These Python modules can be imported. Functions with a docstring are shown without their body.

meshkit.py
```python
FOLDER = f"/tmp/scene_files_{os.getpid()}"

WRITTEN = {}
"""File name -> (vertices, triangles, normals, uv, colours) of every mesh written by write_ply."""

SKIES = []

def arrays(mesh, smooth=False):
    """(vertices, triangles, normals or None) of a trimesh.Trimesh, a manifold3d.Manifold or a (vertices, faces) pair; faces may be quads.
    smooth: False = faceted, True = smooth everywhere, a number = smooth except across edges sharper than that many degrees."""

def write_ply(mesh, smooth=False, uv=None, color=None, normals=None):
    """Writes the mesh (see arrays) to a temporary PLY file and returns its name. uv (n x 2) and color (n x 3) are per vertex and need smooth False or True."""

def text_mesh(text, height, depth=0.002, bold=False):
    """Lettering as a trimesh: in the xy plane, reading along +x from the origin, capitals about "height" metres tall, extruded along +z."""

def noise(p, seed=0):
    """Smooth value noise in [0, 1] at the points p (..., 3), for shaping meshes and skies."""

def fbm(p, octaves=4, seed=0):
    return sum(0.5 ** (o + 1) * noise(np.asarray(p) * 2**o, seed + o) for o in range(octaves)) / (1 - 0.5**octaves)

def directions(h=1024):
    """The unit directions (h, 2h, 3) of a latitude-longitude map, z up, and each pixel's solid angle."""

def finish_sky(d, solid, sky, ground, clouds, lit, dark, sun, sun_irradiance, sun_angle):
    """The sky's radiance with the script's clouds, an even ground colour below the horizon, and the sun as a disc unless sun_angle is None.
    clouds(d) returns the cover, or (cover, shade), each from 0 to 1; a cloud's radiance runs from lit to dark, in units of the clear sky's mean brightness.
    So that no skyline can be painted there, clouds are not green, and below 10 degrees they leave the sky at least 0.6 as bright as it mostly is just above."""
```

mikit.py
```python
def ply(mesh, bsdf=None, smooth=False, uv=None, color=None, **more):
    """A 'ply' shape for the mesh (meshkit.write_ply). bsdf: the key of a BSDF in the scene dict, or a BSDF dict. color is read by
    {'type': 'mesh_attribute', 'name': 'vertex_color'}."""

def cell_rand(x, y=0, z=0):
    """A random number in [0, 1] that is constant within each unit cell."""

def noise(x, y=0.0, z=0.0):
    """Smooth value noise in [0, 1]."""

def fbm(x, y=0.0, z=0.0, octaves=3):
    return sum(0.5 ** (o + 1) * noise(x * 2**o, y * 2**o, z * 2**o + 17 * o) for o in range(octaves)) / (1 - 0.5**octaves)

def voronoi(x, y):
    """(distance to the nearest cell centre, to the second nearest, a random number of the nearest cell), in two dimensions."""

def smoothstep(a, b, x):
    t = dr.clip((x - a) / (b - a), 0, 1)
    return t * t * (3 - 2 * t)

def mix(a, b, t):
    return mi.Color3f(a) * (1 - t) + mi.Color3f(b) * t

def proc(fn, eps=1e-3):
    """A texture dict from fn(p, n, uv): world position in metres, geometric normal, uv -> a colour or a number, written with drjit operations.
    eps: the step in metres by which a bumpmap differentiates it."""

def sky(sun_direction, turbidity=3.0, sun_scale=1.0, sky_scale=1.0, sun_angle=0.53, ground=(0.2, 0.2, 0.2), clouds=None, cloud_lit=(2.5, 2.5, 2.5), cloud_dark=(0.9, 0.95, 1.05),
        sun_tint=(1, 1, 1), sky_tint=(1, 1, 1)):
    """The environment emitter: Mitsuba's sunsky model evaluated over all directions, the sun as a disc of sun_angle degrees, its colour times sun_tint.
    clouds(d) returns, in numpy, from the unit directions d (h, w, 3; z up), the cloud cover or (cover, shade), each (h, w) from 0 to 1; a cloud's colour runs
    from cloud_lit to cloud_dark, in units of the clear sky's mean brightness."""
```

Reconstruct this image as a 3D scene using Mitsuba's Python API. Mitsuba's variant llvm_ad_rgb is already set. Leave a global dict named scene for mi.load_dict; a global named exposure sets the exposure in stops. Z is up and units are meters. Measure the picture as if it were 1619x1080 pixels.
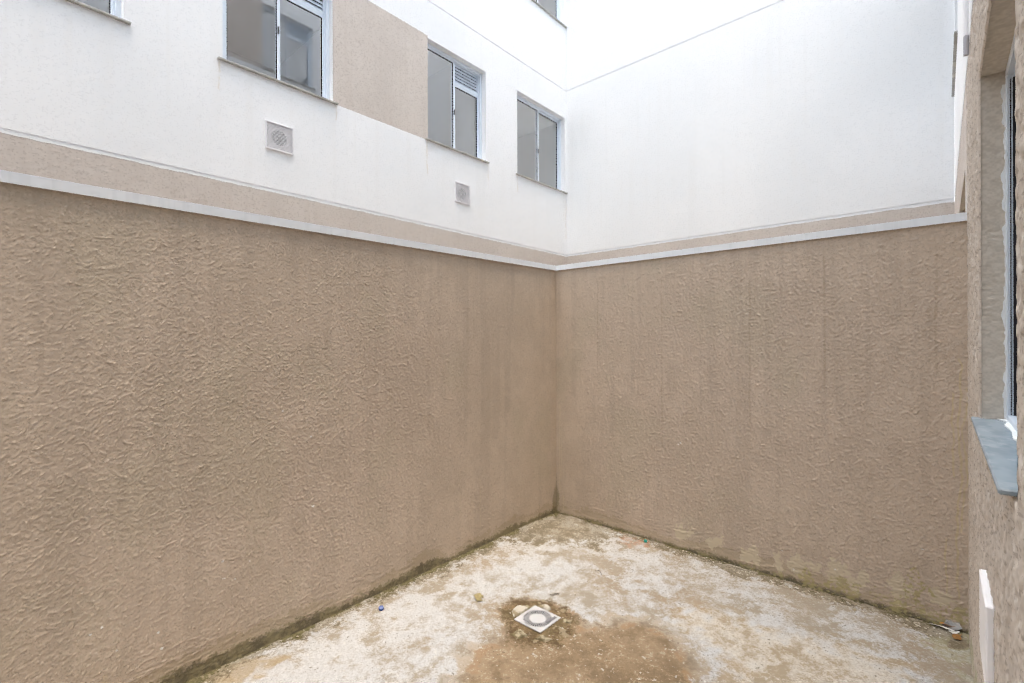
import math
import numpy as np
import trimesh
import drjit as dr
import mitsuba as mi
import mikit
from mikit import noise, fbm, voronoi, cell_rand, smoothstep, mix
from scipy.ndimage import gaussian_filter
from shapely.geometry import Polygon, Point, box as sbox
from shapely import affinity
from shapely.ops import unary_union

T = mi.ScalarTransform4f
scene, labels = {}, {}

# ------------------------------------------------------------------ camera, sky, exposure
EYE = np.array([0.0, 0.0, 1.5])
YAW, ROLL = 0.72784, -0.00294
FW = np.array([-math.sin(YAW), math.cos(YAW), 0.0])
RT = np.array([math.cos(YAW), math.sin(YAW), 0.0])
UP = np.array([0, 0, 1.0]) * math.cos(ROLL) - RT * math.sin(ROLL)
scene['camera'] = {
    'type': 'perspective', 'fov': 93.4137, 'fov_axis': 'x', 'near_clip': 0.02, 'far_clip': 500.0,
    'principal_point_offset_y': 1.6 / 1080.0,
    'to_world': T().look_at(origin=EYE.tolist(), target=(EYE + FW).tolist(), up=UP.tolist()),
}
scene['sky'] = mikit.sky([0.11, -0.12, 1.0], turbidity=3, sun_scale=0.26, sun_angle=26,
                         clouds=lambda d: 1.0, cloud_lit=(2.32, 2.50, 2.74), cloud_dark=(1.8, 1.85, 1.95))
exposure = 3.46

# ------------------------------------------------------------------ dimensions (metres)
A, B, C = 4.709, 6.674, 0.1005      # left facade x=-A, end facade y=B, near facade x=C
GA, GB = 2.52, 3.4054               # faces of the two garden walls
Z_BASE = 2.925                      # top of the beige ground-floor band
Z_JOINT, Z_JOINT2 = 5.688, 8.45     # storey joints
Z_TOP = 9.3
Y_END = -4.5                        # facades run on behind the camera


def floor_z(x, y):
    return 0.006 - 0.0075 * (GB - y) - 0.0053 * (x + GA)


def coping_z(y):                    # underside of the coping on the long wall falls a little towards the camera
    return 2.1068 - 0.0106 * (GB - y)


# ------------------------------------------------------------------ helpers
def numbered(key):
    if key not in scene and key not in labels:
        return key
    k = 1
    while f'{key}_{k:03d}' in scene or f'{key}_{k:03d}' in labels:
        k += 1
    return f'{key}_{k:03d}'


def put(key, mesh, mat, smooth=False, **more):
    key = numbered(key)
    scene[key] = mikit.ply(mesh, mat, smooth=smooth, **more)
    return key


def tag(key, **props):
    labels[key] = props
    return key


def thing(name, label, category, group=None):
    key = numbered(name)
    labels[key] = {'label': label, 'category': category}
    if group:
        labels[key]['group'] = group
    return key


def bevel_box(lo, hi, c=0.0):
    lo, hi = np.asarray(lo, float), np.asarray(hi, float)
    if c <= 0:
        return trimesh.creation.box(bounds=np.stack([lo, hi]))
    c = min(c, 0.45 * float((hi - lo).min()))
    pts = []
    for sx in (0, 1):
        for sy in (0, 1):
            for sz in (0, 1):
                p = np.where([sx, sy, sz], hi, lo)
                s = np.where([sx, sy, sz], -1.0, 1.0) * c
                for k in range(3):
                    m = s.copy(); m[k] = 0
                    pts.append(p + m)
    return trimesh.Trimesh(np.array(pts)).convex_hull


cat = trimesh.util.concatenate


class Wall:
    """A wall's own frame: s along it, z up, d into it (d<0 is proud of the face)."""

    def __init__(self, origin, s_axis, d_axis):
        self.m = np.eye(4)
        self.m[:3, 0], self.m[:3, 1], self.m[:3, 2], self.m[:3, 3] = s_axis, [0, 0, 1], d_axis, origin

    def world(self, mesh):
        v = mesh.vertices @ self.m[:3, :3].T + self.m[:3, 3]
        f = mesh.faces if np.linalg.det(self.m[:3, :3]) > 0 else mesh.faces[:, ::-1]
        return trimesh.Trimesh(v, f, process=False)

    def box(self, s0, s1, z0, z1, d0, d1, c=0.0):
        return self.world(bevel_box([s0, z0, d0], [s1, z1, d1], c))

    def slab(self, poly, d0, d1):
        out = []
        for g in getattr(poly, 'geoms', [poly]):
            if g.is_empty or g.area < 1e-7:
                continue
            m = trimesh.creation.extrude_polygon(g, d1 - d0, engine='earcut')
            m.apply_translation([0, 0, d0])
            out.append(self.world(m))
        return cat(out)


LEFT = Wall([-A, 0, 0], [0, 1, 0], [-1, 0, 0])
BACK = Wall([0, B, 0], [1, 0, 0], [0, 1, 0])
ADDED_REAR = Wall([0, Y_END, 0], [1, 0, 0], [0, -1, 0])  # unseen facade, added to even out the courtyard light
NEAR = Wall([C, 0, 0], [0, 1, 0], [1, 0, 0])


# ------------------------------------------------------------------ materials
def rgb(*c):
    return {'type': 'rgb', 'value': list(c)}


def mat(name, color, rough=0.8, spec=0.3, bump=None, scale=0.002, eps=1e-3, two=True, **more):
    if callable(color):
        color = mikit.proc(color)
    elif isinstance(color, tuple):
        color = rgb(*color)
    b = {'type': 'principled', 'base_color': color, 'roughness': rough, 'specular': spec, **more}
    if bump is not None:
        b = {'type': 'bumpmap', 'arbitrary': mikit.proc(bump, eps=eps), 'scale': scale, 'bsdf': b}
    scene[name] = {'type': 'twosided', 'bsdf': b} if two else b
    return name


BEIGE = (0.455, 0.355, 0.272)
WHITE = (0.80, 0.805, 0.815)


def poly_sd(x, y, pts):
    """Signed distance to a polygon, negative inside."""
    n = len(pts)
    d = mi.Float(1e9)
    s = mi.Float(1.0)
    for i in range(n):
        ax, ay = pts[i]
        bx, by = pts[i - 1]
        ex, ey = bx - ax, by - ay
        wx, wy = x - ax, y - ay
        h = dr.clip((wx * ex + wy * ey) / (ex * ex + ey * ey), 0, 1)
        qx, qy = wx - ex * h, wy - ey * h
        d = dr.minimum(d, qx * qx + qy * qy)
        c1, c2, c3 = y >= ay, y < by, ex * wy > ey * wx
        s = dr.select((c1 & c2 & c3) | ((~c1) & (~c2) & (~c3)), -s, s)
    return s * dr.sqrt(d)


def blob(s, z, cs, cz, rs, rz):
    return 1 - dr.sqrt(dr.square((s - cs) / rs) + dr.square((z - cz) / rz))


def line_mask(s, z, c, z0, z1, w, wob, seed):
    """A thin run of dried liquid: a wandering vertical line with ragged ends."""
    c2 = c + wob * (fbm(z * 7, seed, 3.0, octaves=3) - 0.5) * 2
    k = noise(z * 60, seed, 9.0)
    m = smoothstep(w, w * 0.5, dr.abs(s - c2) + w * 0.5 * (k - 0.5))
    return m * smoothstep(z0 - 0.01, z0 + 0.01, z) * smoothstep(z1 + 0.01, z1 - 0.01, z)


LEFT_SPECKS = [(0.784, 0.469, .006), (1.22, 0.614, .006), (1.062, 1.141, .004), (0.545, 0.174, .006), (0.348, 0.355, .005), (0.789, 0.387, .005),
               (0.534, 0.247, .005), (0.396, 0.238, .005), (0.313, 0.34, .005), (0.833, 0.368, .004), (1.211, 0.989, .004), (1.37, 0.55, .004), (0.9, 0.43, .004)]
BACK_SPECKS = [(-1.427, 0.745, .005), (-0.081, 0.37, .005), (-0.758, 0.169, .006), (-1.409, 0.757, .006), (-0.476, 0.137, .005), (-0.69, 0.07, .006), (-0.9, 0.1, .005)]
PALE = [(-0.476, 0.150, .055, .075), (-1.378, 0.113, .05, .05), (-1.17, 0.094, .045, .05), (-0.779, 0.11, .025, .08), (-0.674, 0.104, .045, .065),
        (-0.183, 0.13, .05, .07), (-0.013, 0.12, .05, .05), (-0.58, 0.13, .03, .05), (-0.37, 0.1, .045, .06), (-0.95, 0.08, .05, .04)]


def garden_color(along_y):
    def fn(p, n, uv):
        s = p.y if along_y else p.x
        z = p.z
        o = 0.0 if along_y else 31.7
        grain = fbm(s * 90 + o, z * 90, 3.0)
        mid = fbm(s * 14 + o, z * 11, 1.0)
        big = fbm(s * 2.2 + o, z * 1.8, 5.0)
        grit = noise(s * 170 + o, z * 170, 6.0) * 0.5 + noise(s * 310, z * 310 + o, 2.0) * 0.5
        col = mix((0.49, 0.402, 0.32), (0.545, 0.45, 0.362), smoothstep(0.3, 0.7, big * 0.65 + mid * 0.35))
        col = mix(col, (0.465, 0.40, 0.305), 0.45 * smoothstep(0.52, 0.68, fbm(s * 3.1 + o, z * 2.4, 11.0) * 0.75 + grain * 0.25))
        col = mix(col, (0.36, 0.30, 0.235), 0.5 * smoothstep(0.60, 0.82, grit)) 
        col = mix(col, (0.60, 0.53, 0.46), 0.4 * smoothstep(0.36, 0.2, grit))
        # rain-washed dirt in narrow vertical runs under the coping
        runs = smoothstep(0.56, 0.72, noise(s * 34 + o, z * 0.9, 2.0) * 0.6 + noise(s * 90 + o, z * 2.0, 4.0) * 0.25 + grain * 0.2)
        reach = 0.4 + 0.9 * noise(s * 8 + o, 3.0, 1.0)
        runs = runs * smoothstep(0.02, -0.02, (2.1 - z) - reach + 0.5 * (mid - 0.5))
        col = mix(col, (0.37, 0.305, 0.245), runs * 0.19)
        wash = smoothstep(0.60, 0.68, fbm(s * 9 + o, z * 0.5, 8.0) * 0.8 + grain * 0.2)
        col = mix(col, (0.385, 0.318, 0.255), wash * 0.24)
        # damp brown and green growth along the foot
        edge = 0.012 + 0.06 * fbm(s * 5 + o, 1.0, 2.0) + 0.03 * (fbm(s * 28 + o, z * 20, 6.0) - 0.5)
        damp = smoothstep(0.012, -0.012, z - edge * 2.0 - 0.06 * (grain - 0.5))
        col = mix(col, (0.37, 0.30, 0.20), damp * 0.45)
        moss = smoothstep(0.014, -0.016, z - edge * (0.95 if along_y else 0.5) + 0.004 - 0.04 * (grain - 0.5))
        mc = mix((0.06, 0.055, 0.028), (0.17, 0.15, 0.075), smoothstep(0.35, 0.65, mid * 0.5 + grain * 0.5))
        col = mix(col, mc, moss * 0.8)
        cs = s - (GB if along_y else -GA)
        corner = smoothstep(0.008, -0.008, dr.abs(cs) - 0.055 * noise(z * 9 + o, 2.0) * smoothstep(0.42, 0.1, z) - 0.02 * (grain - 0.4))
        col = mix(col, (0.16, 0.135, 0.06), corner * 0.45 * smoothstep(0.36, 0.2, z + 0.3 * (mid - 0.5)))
        if along_y:
            for (c, z0, z1, w) in ((3.375, 0.55, 1.2, .004), (3.392, .2, .9, .004), (3.36, .3, .62, .003), (2.47, .12, .5, .004), (2.28, .25, .55, .003), (.36, .02, .16, .012), (.30, .03, .15, .012)):
                col = mix(col, (0.52, 0.43, 0.31), 0.55 * line_mask(s, z, c, z0, z1, w, 0.012, c * 7))
            specks = LEFT_SPECKS
        else:
            for (c, z0, z1, w) in ((-2.481, .09, .95, .005), (-2.44, .04, .16, .006), (-2.463, .3, .75, .003)):
                col = mix(col, (0.56, 0.47, 0.35), 0.7 * line_mask(s, z, c, z0, z1, w, 0.010, c * 7))
            for (c, z0, z1, w) in ((.066, .15, 1.40, .006), (.086, .5, 1.25, .005), (.042, .78, 1.22, .005), (.02, .12, .45, .005)):
                col = mix(col, (0.55, 0.45, 0.29), 0.75 * line_mask(s, z, c, z0, z1, w, 0.034, c * 9 + 2))
            for (c, z0, z1, w) in ((-1.549, .7, 1.95, .008), (-.943, .9, 1.9, .008), (-.526, 1.2, 2.0, .007), (-.022, 1.3, 2.0, .008), (-2.097, 1.2, 2.0, .008)):
                col = mix(col, (0.34, 0.26, 0.19), 0.30 * line_mask(s, z, c, z0, z1, w, 0.006, c * 5 + 1) * smoothstep(.35, .6, grain + .15))
            pale = mi.Float(0)
            ps = s + 0.07 * (fbm(s * 22, z * 22, 14.0) - 0.5)
            pz = z + 0.12 * (fbm(s * 26, z * 14, 19.0) - 0.5)
            for (c, cz, rs, rz) in PALE:
                pale = dr.maximum(pale, blob(ps, pz, c, cz, rs * 1.25, rz * 1.15) + 1.5 * (mid - 0.5) + 0.9 * (grain - 0.5))
            col = mix(col, (0.585, 0.51, 0.385), smoothstep(0.12, 0.26, pale) * 0.85)
            ywl = smoothstep(0.02, -0.02, z - 0.30 * smoothstep(-1.1, 0.1, s) * noise(s * 16, 4.0) - 0.05 * (grain - 0.5)) * smoothstep(.45, .6, grain * .5 + mid * .5)
            col = mix(col, (0.40, 0.345, 0.17), ywl * 0.75)
            specks = BACK_SPECKS
        sp = mi.Float(0)
        for (c, cz, r) in specks:
            sp = dr.maximum(sp, blob(s, z, c, cz, r * 1.3, r) + 1.4 * (noise(s * 160, z * 160, c) - 0.5))
        col = mix(col, (0.82, 0.80, 0.76), smoothstep(0.1, 0.35, sp))
        return col
    return fn


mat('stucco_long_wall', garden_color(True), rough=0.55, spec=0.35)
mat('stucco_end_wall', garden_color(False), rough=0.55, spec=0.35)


def facade_bump(p, n, uv):
    s = p.x + p.y
    return fbm(s * 75, p.z * 60, 1.0, octaves=2) + 0.9 * smoothstep(0.5, 0.8, noise(s * 62 + 9, p.z * 70, 4.0))


def facade_white(p, n, uv):
    s = p.x + p.y
    g = fbm(s * 40, p.z * 40, 2.0)
    big = fbm(s * 1.3, p.z * 0.9, 7.0)
    grit = noise(s * 95, p.z * 95, 4.0) * 0.6 + noise(s * 210, p.z * 210, 1.0) * 0.4
    col = mix((0.73, 0.745, 0.762), (0.765, 0.775, 0.788), smoothstep(0.3, 0.7, big * 0.7 + g * 0.3))
    col = mix(col, (0.61, 0.625, 0.645), 0.42 * smoothstep(0.56, 0.82, grit))
    run = smoothstep(0.66, 0.8, noise(s * 22, p.z * 0.8, 3.0) * 0.75 + g * 0.25)
    return mix(col, (0.69, 0.69, 0.685), run * 0.2)


def left_white(p, n, uv):
    col = facade_white(p, n, uv)
    g = fbm(p.y * 40, p.z * 40, 6.0)
    m = mi.Float(0)
    for (c, z0, z1, w) in ((6.655, 3.2, 3.96, .016), (6.60, 3.5, 3.96, .012), (4.80, 3.62, 3.95, .012), (3.73, 3.55, 3.95, .012), (5.42, 3.7, 3.95, .012), (2.54, 3.8, 3.95, .01), (1.45, 3.7, 3.95, .01)):
        m = dr.maximum(m, line_mask(p.y, p.z, c, z0, z1, w, 0.012, c) * smoothstep(.2, .6, g))
    return mix(col, (0.66, 0.585, 0.48), m * 0.5)


def facade_beige(p, n, uv):
    s = p.x + p.y
    g = fbm(s * 60, p.z * 60, 2.0)
    big = fbm(s * 2.5, p.z * 2.2, 7.0)
    col = mix((0.50, 0.452, 0.413), (0.545, 0.496, 0.455), smoothstep(0.3, 0.7, big * 0.6 + g * 0.4))
    grit = noise(s * 85, p.z * 110, 4.0) * 0.6 + noise(s * 190, p.z * 210, 1.0) * 0.4
    col = mix(col, (0.37, 0.325, 0.29), 0.55 * smoothstep(0.56, 0.8, grit))
    return mix(col, (0.45, 0.395, 0.35), 0.25 * smoothstep(0.62, 0.74, noise(s * 30, p.z * 1.5, 5.0) * 0.6 + g * 0.4))


mat('paint_white', facade_white, rough=0.85, spec=0.2, bump=facade_bump, scale=0.0006, eps=3e-3)
mat('paint_white_runs', left_white, rough=0.85, spec=0.2, bump=facade_bump, scale=0.0006, eps=3e-3)
mat('paint_beige', facade_beige, rough=0.8, spec=0.25, bump=facade_bump, scale=0.0015, eps=3e-3)


def rough_bump(p, n, uv):
    return fbm(p.x * 100, p.y * 100, p.z * 100, octaves=3)


mat('paint_reveal', lambda p, n, uv: mix((0.50, 0.445, 0.375), (0.60, 0.54, 0.465), smoothstep(.3, .7, fbm(p.x * 80, p.y * 80, p.z * 80))), rough=0.75, spec=0.25,
    bump=rough_bump, scale=0.006, eps=2e-3)


def near_color(p, n, uv):
    g = fbm(p.y * 120, p.z * 120, 2.0)
    mid = fbm(p.y * 18, p.z * 18, 4.0)
    col = mix((0.47, 0.41, 0.35), (0.55, 0.485, 0.42), smoothstep(0.3, 0.7, mid * 0.5 + g * 0.5))
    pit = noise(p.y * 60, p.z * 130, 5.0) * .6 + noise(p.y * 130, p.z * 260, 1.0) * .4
    col = mix(col, (0.27, 0.22, 0.18), 0.6 * smoothstep(0.60, 0.78, pit))  # dark speckles painted in, standing for the shade in the coat's small pits
    green = smoothstep(0.02, -0.02, p.z - 0.10 - 0.14 * noise(p.y * 14, 2.0) - 0.08 * (g - 0.5)) * smoothstep(.4, .6, mid)
    col = mix(col, (0.36, 0.37, 0.22), green * 0.6)
    return mix(col, (0.62, 0.58, 0.53), 0.6 * smoothstep(0.62, 0.72, fbm(p.y * 25, p.z * 9, 8.0) * .8 + g * .2))


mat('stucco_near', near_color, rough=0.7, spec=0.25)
mat('interior_paint', (0.46, 0.475, 0.46), rough=0.9, spec=0.1)
mat('aluminium_white', (0.62, 0.685, 0.76), rough=0.32, spec=0.5)
mat('gasket', (0.012, 0.012, 0.016), rough=0.5)
mat('latch_black', (0.03, 0.03, 0.035), rough=0.4)


def granite(p, n, uv):
    g = noise(p.x * 300, p.y * 300, p.z * 300)
    m = fbm(p.x * 20, p.y * 20, p.z * 60)
    col = mix((0.26, 0.26, 0.24), (0.42, 0.415, 0.39), smoothstep(.3, .7, m * .7 + g * .3))
    return mix(col, (0.55, 0.52, 0.45), 0.8 * smoothstep(.62, .7, fbm(p.x * 9, p.y * 9, p.z * 9 + 4)))


mat('sill_stone', granite, rough=0.5, spec=0.4)


def slate(p, n, uv):
    m = fbm(p.x * 30, p.y * 12, 3.0)
    col = mix((0.19, 0.235, 0.27), (0.24, 0.29, 0.325), smoothstep(.3, .7, m))
    return mix(col, (0.33, 0.38, 0.41), 0.4 * smoothstep(.5, .8, fbm(p.x * 40, p.y * 22, 8.0)))


mat('sill_slate', slate, rough=0.35, spec=0.5)
mat('sealant_white', lambda p, n, uv: mix((0.66, 0.68, 0.67), (0.80, 0.82, 0.82), fbm(p.y * 90 + p.x * 120, p.z * 90)), rough=0.7, bump=rough_bump, scale=0.002, eps=2e-3)


def coping_color(p, n, uv):
    s = p.x + p.y
    run = smoothstep(0.5, 0.75, noise(s * 45, p.z * 5, 2.0) * .7 + noise(s * 140, p.z * 9, 5.0) * .3)
    col = mix((0.74, 0.79, 0.85), (0.79, 0.825, 0.865), noise(s * 4, 1.0))
    return mix(col, (0.64, 0.68, 0.73), run * 0.35)


mat('coping_metal', coping_color, rough=0.4, spec=0.5)
mat('cover_white', (0.90, 0.90, 0.925), rough=0.3, spec=0.5)
mat('plastic_white', (0.50, 0.505, 0.525), rough=0.3, spec=0.5)
mat('plastic_grille', (0.66, 0.66, 0.685), rough=0.45, spec=0.4)
mat('duct_grey', (0.10, 0.105, 0.125), rough=0.7)
mat('pvc_pipe', (0.80, 0.80, 0.82), rough=0.35, spec=0.5)
mat('slider_grey', (0.20, 0.20, 0.22), rough=0.4, spec=0.5)
mat('pvc_grey', (0.42, 0.42, 0.46), rough=0.45, spec=0.4)
scene['glass'] = {'type': 'thindielectric', 'int_ior': 2.4, 'ext_ior': 1.0}

# ------------------------------------------------------------------ ground
P_BROWN = [(-1.582, 1.455), (-1.689, 1.616), (-1.68, 1.785), (-1.747, 1.906), (-1.841, 1.982), (-1.847, 2.124), (-1.776, 2.213), (-1.653, 2.233), (-1.504, 2.237), (-1.383, 2.174),
           (-1.277, 2.319), (-1.155, 2.404), (-1.018, 2.368), (-0.922, 2.29), (-0.805, 2.14), (-0.679, 1.971), (-0.62, 1.5), (-0.9, 0.9), (-1.436, 1.2)]
P_DARK = [(-1.849, 2.017), (-1.882, 2.12), (-1.734, 2.258), (-1.639, 2.235), (-1.538, 2.214), (-1.435, 2.153), (-1.398, 2.05), (-1.431, 1.907), (-1.508, 1.852), (-1.627, 1.836), (-1.728, 1.885)]
P_TAN = [(-2.6, 0.4), (-2.53, 0.728), (-2.50, 0.907), (-2.378, 0.949), (-2.269, 0.83), (-2.15, 0.4)]
P_RUST = [(-1.86, 3.38), (-1.61, 3.33), (-1.613, 3.22), (-1.806, 3.22)]


def floor_color(p, n, uv):
    x, y = p.x, p.y
    wx = x + 0.10 * (fbm(x * 6, y * 6, 1.0) - 0.5)
    wy = y + 0.10 * (fbm(x * 6, y * 6, 4.0) - 0.5)
    g1 = noise(x * 85, y * 85, 3.0)
    g2 = noise(x * 190, y * 190, 8.0)
    fine = g1 * 0.55 + g2 * 0.45
    mid = fbm(wx * 17, wy * 17, 2.0)
    big = fbm(wx * 3.6, wy * 3.6, 6.0)
    # trowelled concrete, from grey to tan
    col = mix((0.285, 0.252, 0.205), (0.385, 0.355, 0.315), smoothstep(0.3, 0.7, mid * 0.6 + fine * 0.4))
    col = mix(col, (0.285, 0.226, 0.162), 0.6 * smoothstep(0.42, 0.66, fbm(wx * 2.6 + 4, wy * 2.6, 9.0) * 0.7 + mid * 0.3))
    # lime-white worn skin, in crumbly patches
    leftw = poly_sd(wx, wy, [(-2.6, 0.2), (-2.45, 1.2), (-2.35, 1.9), (-2.2, 2.6), (-1.75, 2.75), (-1.75, 2.25), (-1.92, 2.0), (-1.72, 1.7), (-1.75, 1.2), (-1.5, 0.4)])
    rightw = poly_sd(wx, wy, [(-1.25, 2.75), (-0.9, 2.85), (-0.1, 3.0), (0.1, 2.6), (0.1, 1.2), (-0.55, 1.2), (-0.62, 1.95), (-0.85, 2.32), (-1.12, 2.46)])
    bias = 0.16 * smoothstep(0.12, -0.18, leftw) + 0.11 * smoothstep(0.1, -0.15, rightw)
    lime = smoothstep(0.42, 0.72, big * 0.30 + mid * 0.46 + fine * 0.24 + bias)
    col = mix(col, mix((0.385, 0.39, 0.395), (0.51, 0.52, 0.53), g2), lime * 0.95)
    warm = smoothstep(0.0, -0.2, rightw + 0.3 * (mid - 0.5))
    col = mix(col, col * mi.Color3f(1.12, 1.03, 0.89), warm * 0.85)
    # brown water film running off from the drain
    br = poly_sd(wx, wy, P_BROWN) + 0.10 * (mid - 0.5) + 0.03 * (fine - 0.5)
    halo = smoothstep(0.02, -0.02, br - 0.34 * fbm(wx * 4 + 2, wy * 4, 12.0) + 0.10) * smoothstep(0.35, 0.62, mid * 0.6 + fine * 0.4)
    col = mix(col, (0.33, 0.245, 0.15), halo * 0.6)
    brown = smoothstep(0.05, -0.08, br)
    rim = smoothstep(0.035, 0.012, dr.abs(br + 0.02)) * smoothstep(0.45, 0.65, mid)
    bc = mix((0.15, 0.098, 0.05), (0.275, 0.195, 0.115), smoothstep(0.25, 0.75, big * 0.35 + mid * 0.4 + fine * 0.25))
    bc = mix(bc, (0.42, 0.37, 0.31), 0.5 * smoothstep(0.60, 0.76, mid * 0.35 + fine * 0.65))
    col = mix(col, bc, brown * 0.85)
    col = mix(col, (0.27, 0.165, 0.08), rim * 0.6)
    dk = poly_sd(wx, wy, P_DARK) + 0.11 * (mid - 0.5) + 0.05 * (fine - 0.5)
    dc = mix((0.085, 0.056, 0.026), (0.20, 0.142, 0.075), smoothstep(0.3, 0.7, mid * 0.5 + fine * 0.5))
    dc = mix(dc, (0.13, 0.105, 0.05), 0.4 * smoothstep(.52, .68, fbm(wx * 9 + 3, wy * 9, 3.0)))
    dc = mix(dc, (0.34, 0.29, 0.20), 0.7 * smoothstep(0.60, 0.72, fbm(x * 34, y * 34, 5.0)))
    col = mix(col, dc, smoothstep(0.04, -0.06, dk) * 0.86)
    tan = poly_sd(wx, wy, P_TAN) + 0.15 * (mid - 0.5)
    col = mix(col, mix((0.28, 0.215, 0.125), (0.38, 0.31, 0.22), fine), smoothstep(0.02, -0.03, tan) * 0.8)
    # green-brown growth along both walls, widest in the corner
    dl, db = x + GA, GB - y
    e = 0.10 * (mid - 0.5) + 0.06 * (fine - 0.5)
    wl = 0.02 + 0.045 * noise(y * 4, 2.0)
    wb = 0.045 + 0.10 * noise(x * 4, 5.0) * smoothstep(-1.7, -0.6, x)
    damp = dr.maximum(smoothstep(0.02, -0.02, dl - wl * 1.8 + e), smoothstep(0.02, -0.02, db - wb * 1.9 + e))
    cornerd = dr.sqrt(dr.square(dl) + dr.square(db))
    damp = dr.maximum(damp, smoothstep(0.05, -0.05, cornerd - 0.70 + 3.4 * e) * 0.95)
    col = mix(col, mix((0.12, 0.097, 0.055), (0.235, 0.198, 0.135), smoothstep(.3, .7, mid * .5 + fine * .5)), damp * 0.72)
    moss = dr.maximum(smoothstep(0.012, -0.012, dl - wl * 0.75 + e), smoothstep(0.012, -0.012, db - wb * 0.42 + e))
    col = mix(col, mix((0.06, 0.055, 0.025), (0.19, 0.165, 0.075), fine), moss * 0.85)
    col = mix(col, (0.33, 0.32, 0.19), 0.4 * smoothstep(.02, -.03, (C - x) - 0.22 * noise(y * 6, 7.0) + e) * smoothstep(.45, .6, mid))
    rust = poly_sd(wx, wy, P_RUST) + 0.2 * (mid - 0.5)
    col = mix(col, (0.36, 0.155, 0.07), smoothstep(0.02, -0.03, rust) * 0.6 * smoothstep(.35, .6, fine))
    # pores and grit
    pore = smoothstep(0.80, 0.88, noise(x * 120 + 5, y * 120, 1.0) * 0.7 + mid * 0.3)
    col = mix(col, (0.11, 0.09, 0.06), pore * 0.65)
    chip = smoothstep(0.80, 0.86, noise(x * 75 + 9, y * 75, 6.0) * 0.75 + fine * 0.25)
    col = mix(col, (0.55, 0.54, 0.51), chip * 0.5)
    return col


def floor_bump(p, n, uv):
    return fbm(p.x * 70, p.y * 70, 3.0, octaves=3) + 0.6 * smoothstep(.6, .8, noise(p.x * 110, p.y * 110, 8.0))


mat('concrete_floor', floor_color, rough=0.75, spec=0.3, bump=floor_bump, scale=0.004, eps=2e-3)
mat('concrete_plain', (0.40, 0.37, 0.32), rough=0.9, spec=0.1)

g = trimesh.creation.box(extents=(120, 120, 0.4))
g.apply_translation([0, 0, -0.36])
tag(put('ground', g, 'concrete_plain'), kind='structure', label='bare concrete ground between the buildings')

rng = np.random.default_rng(11)


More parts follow.
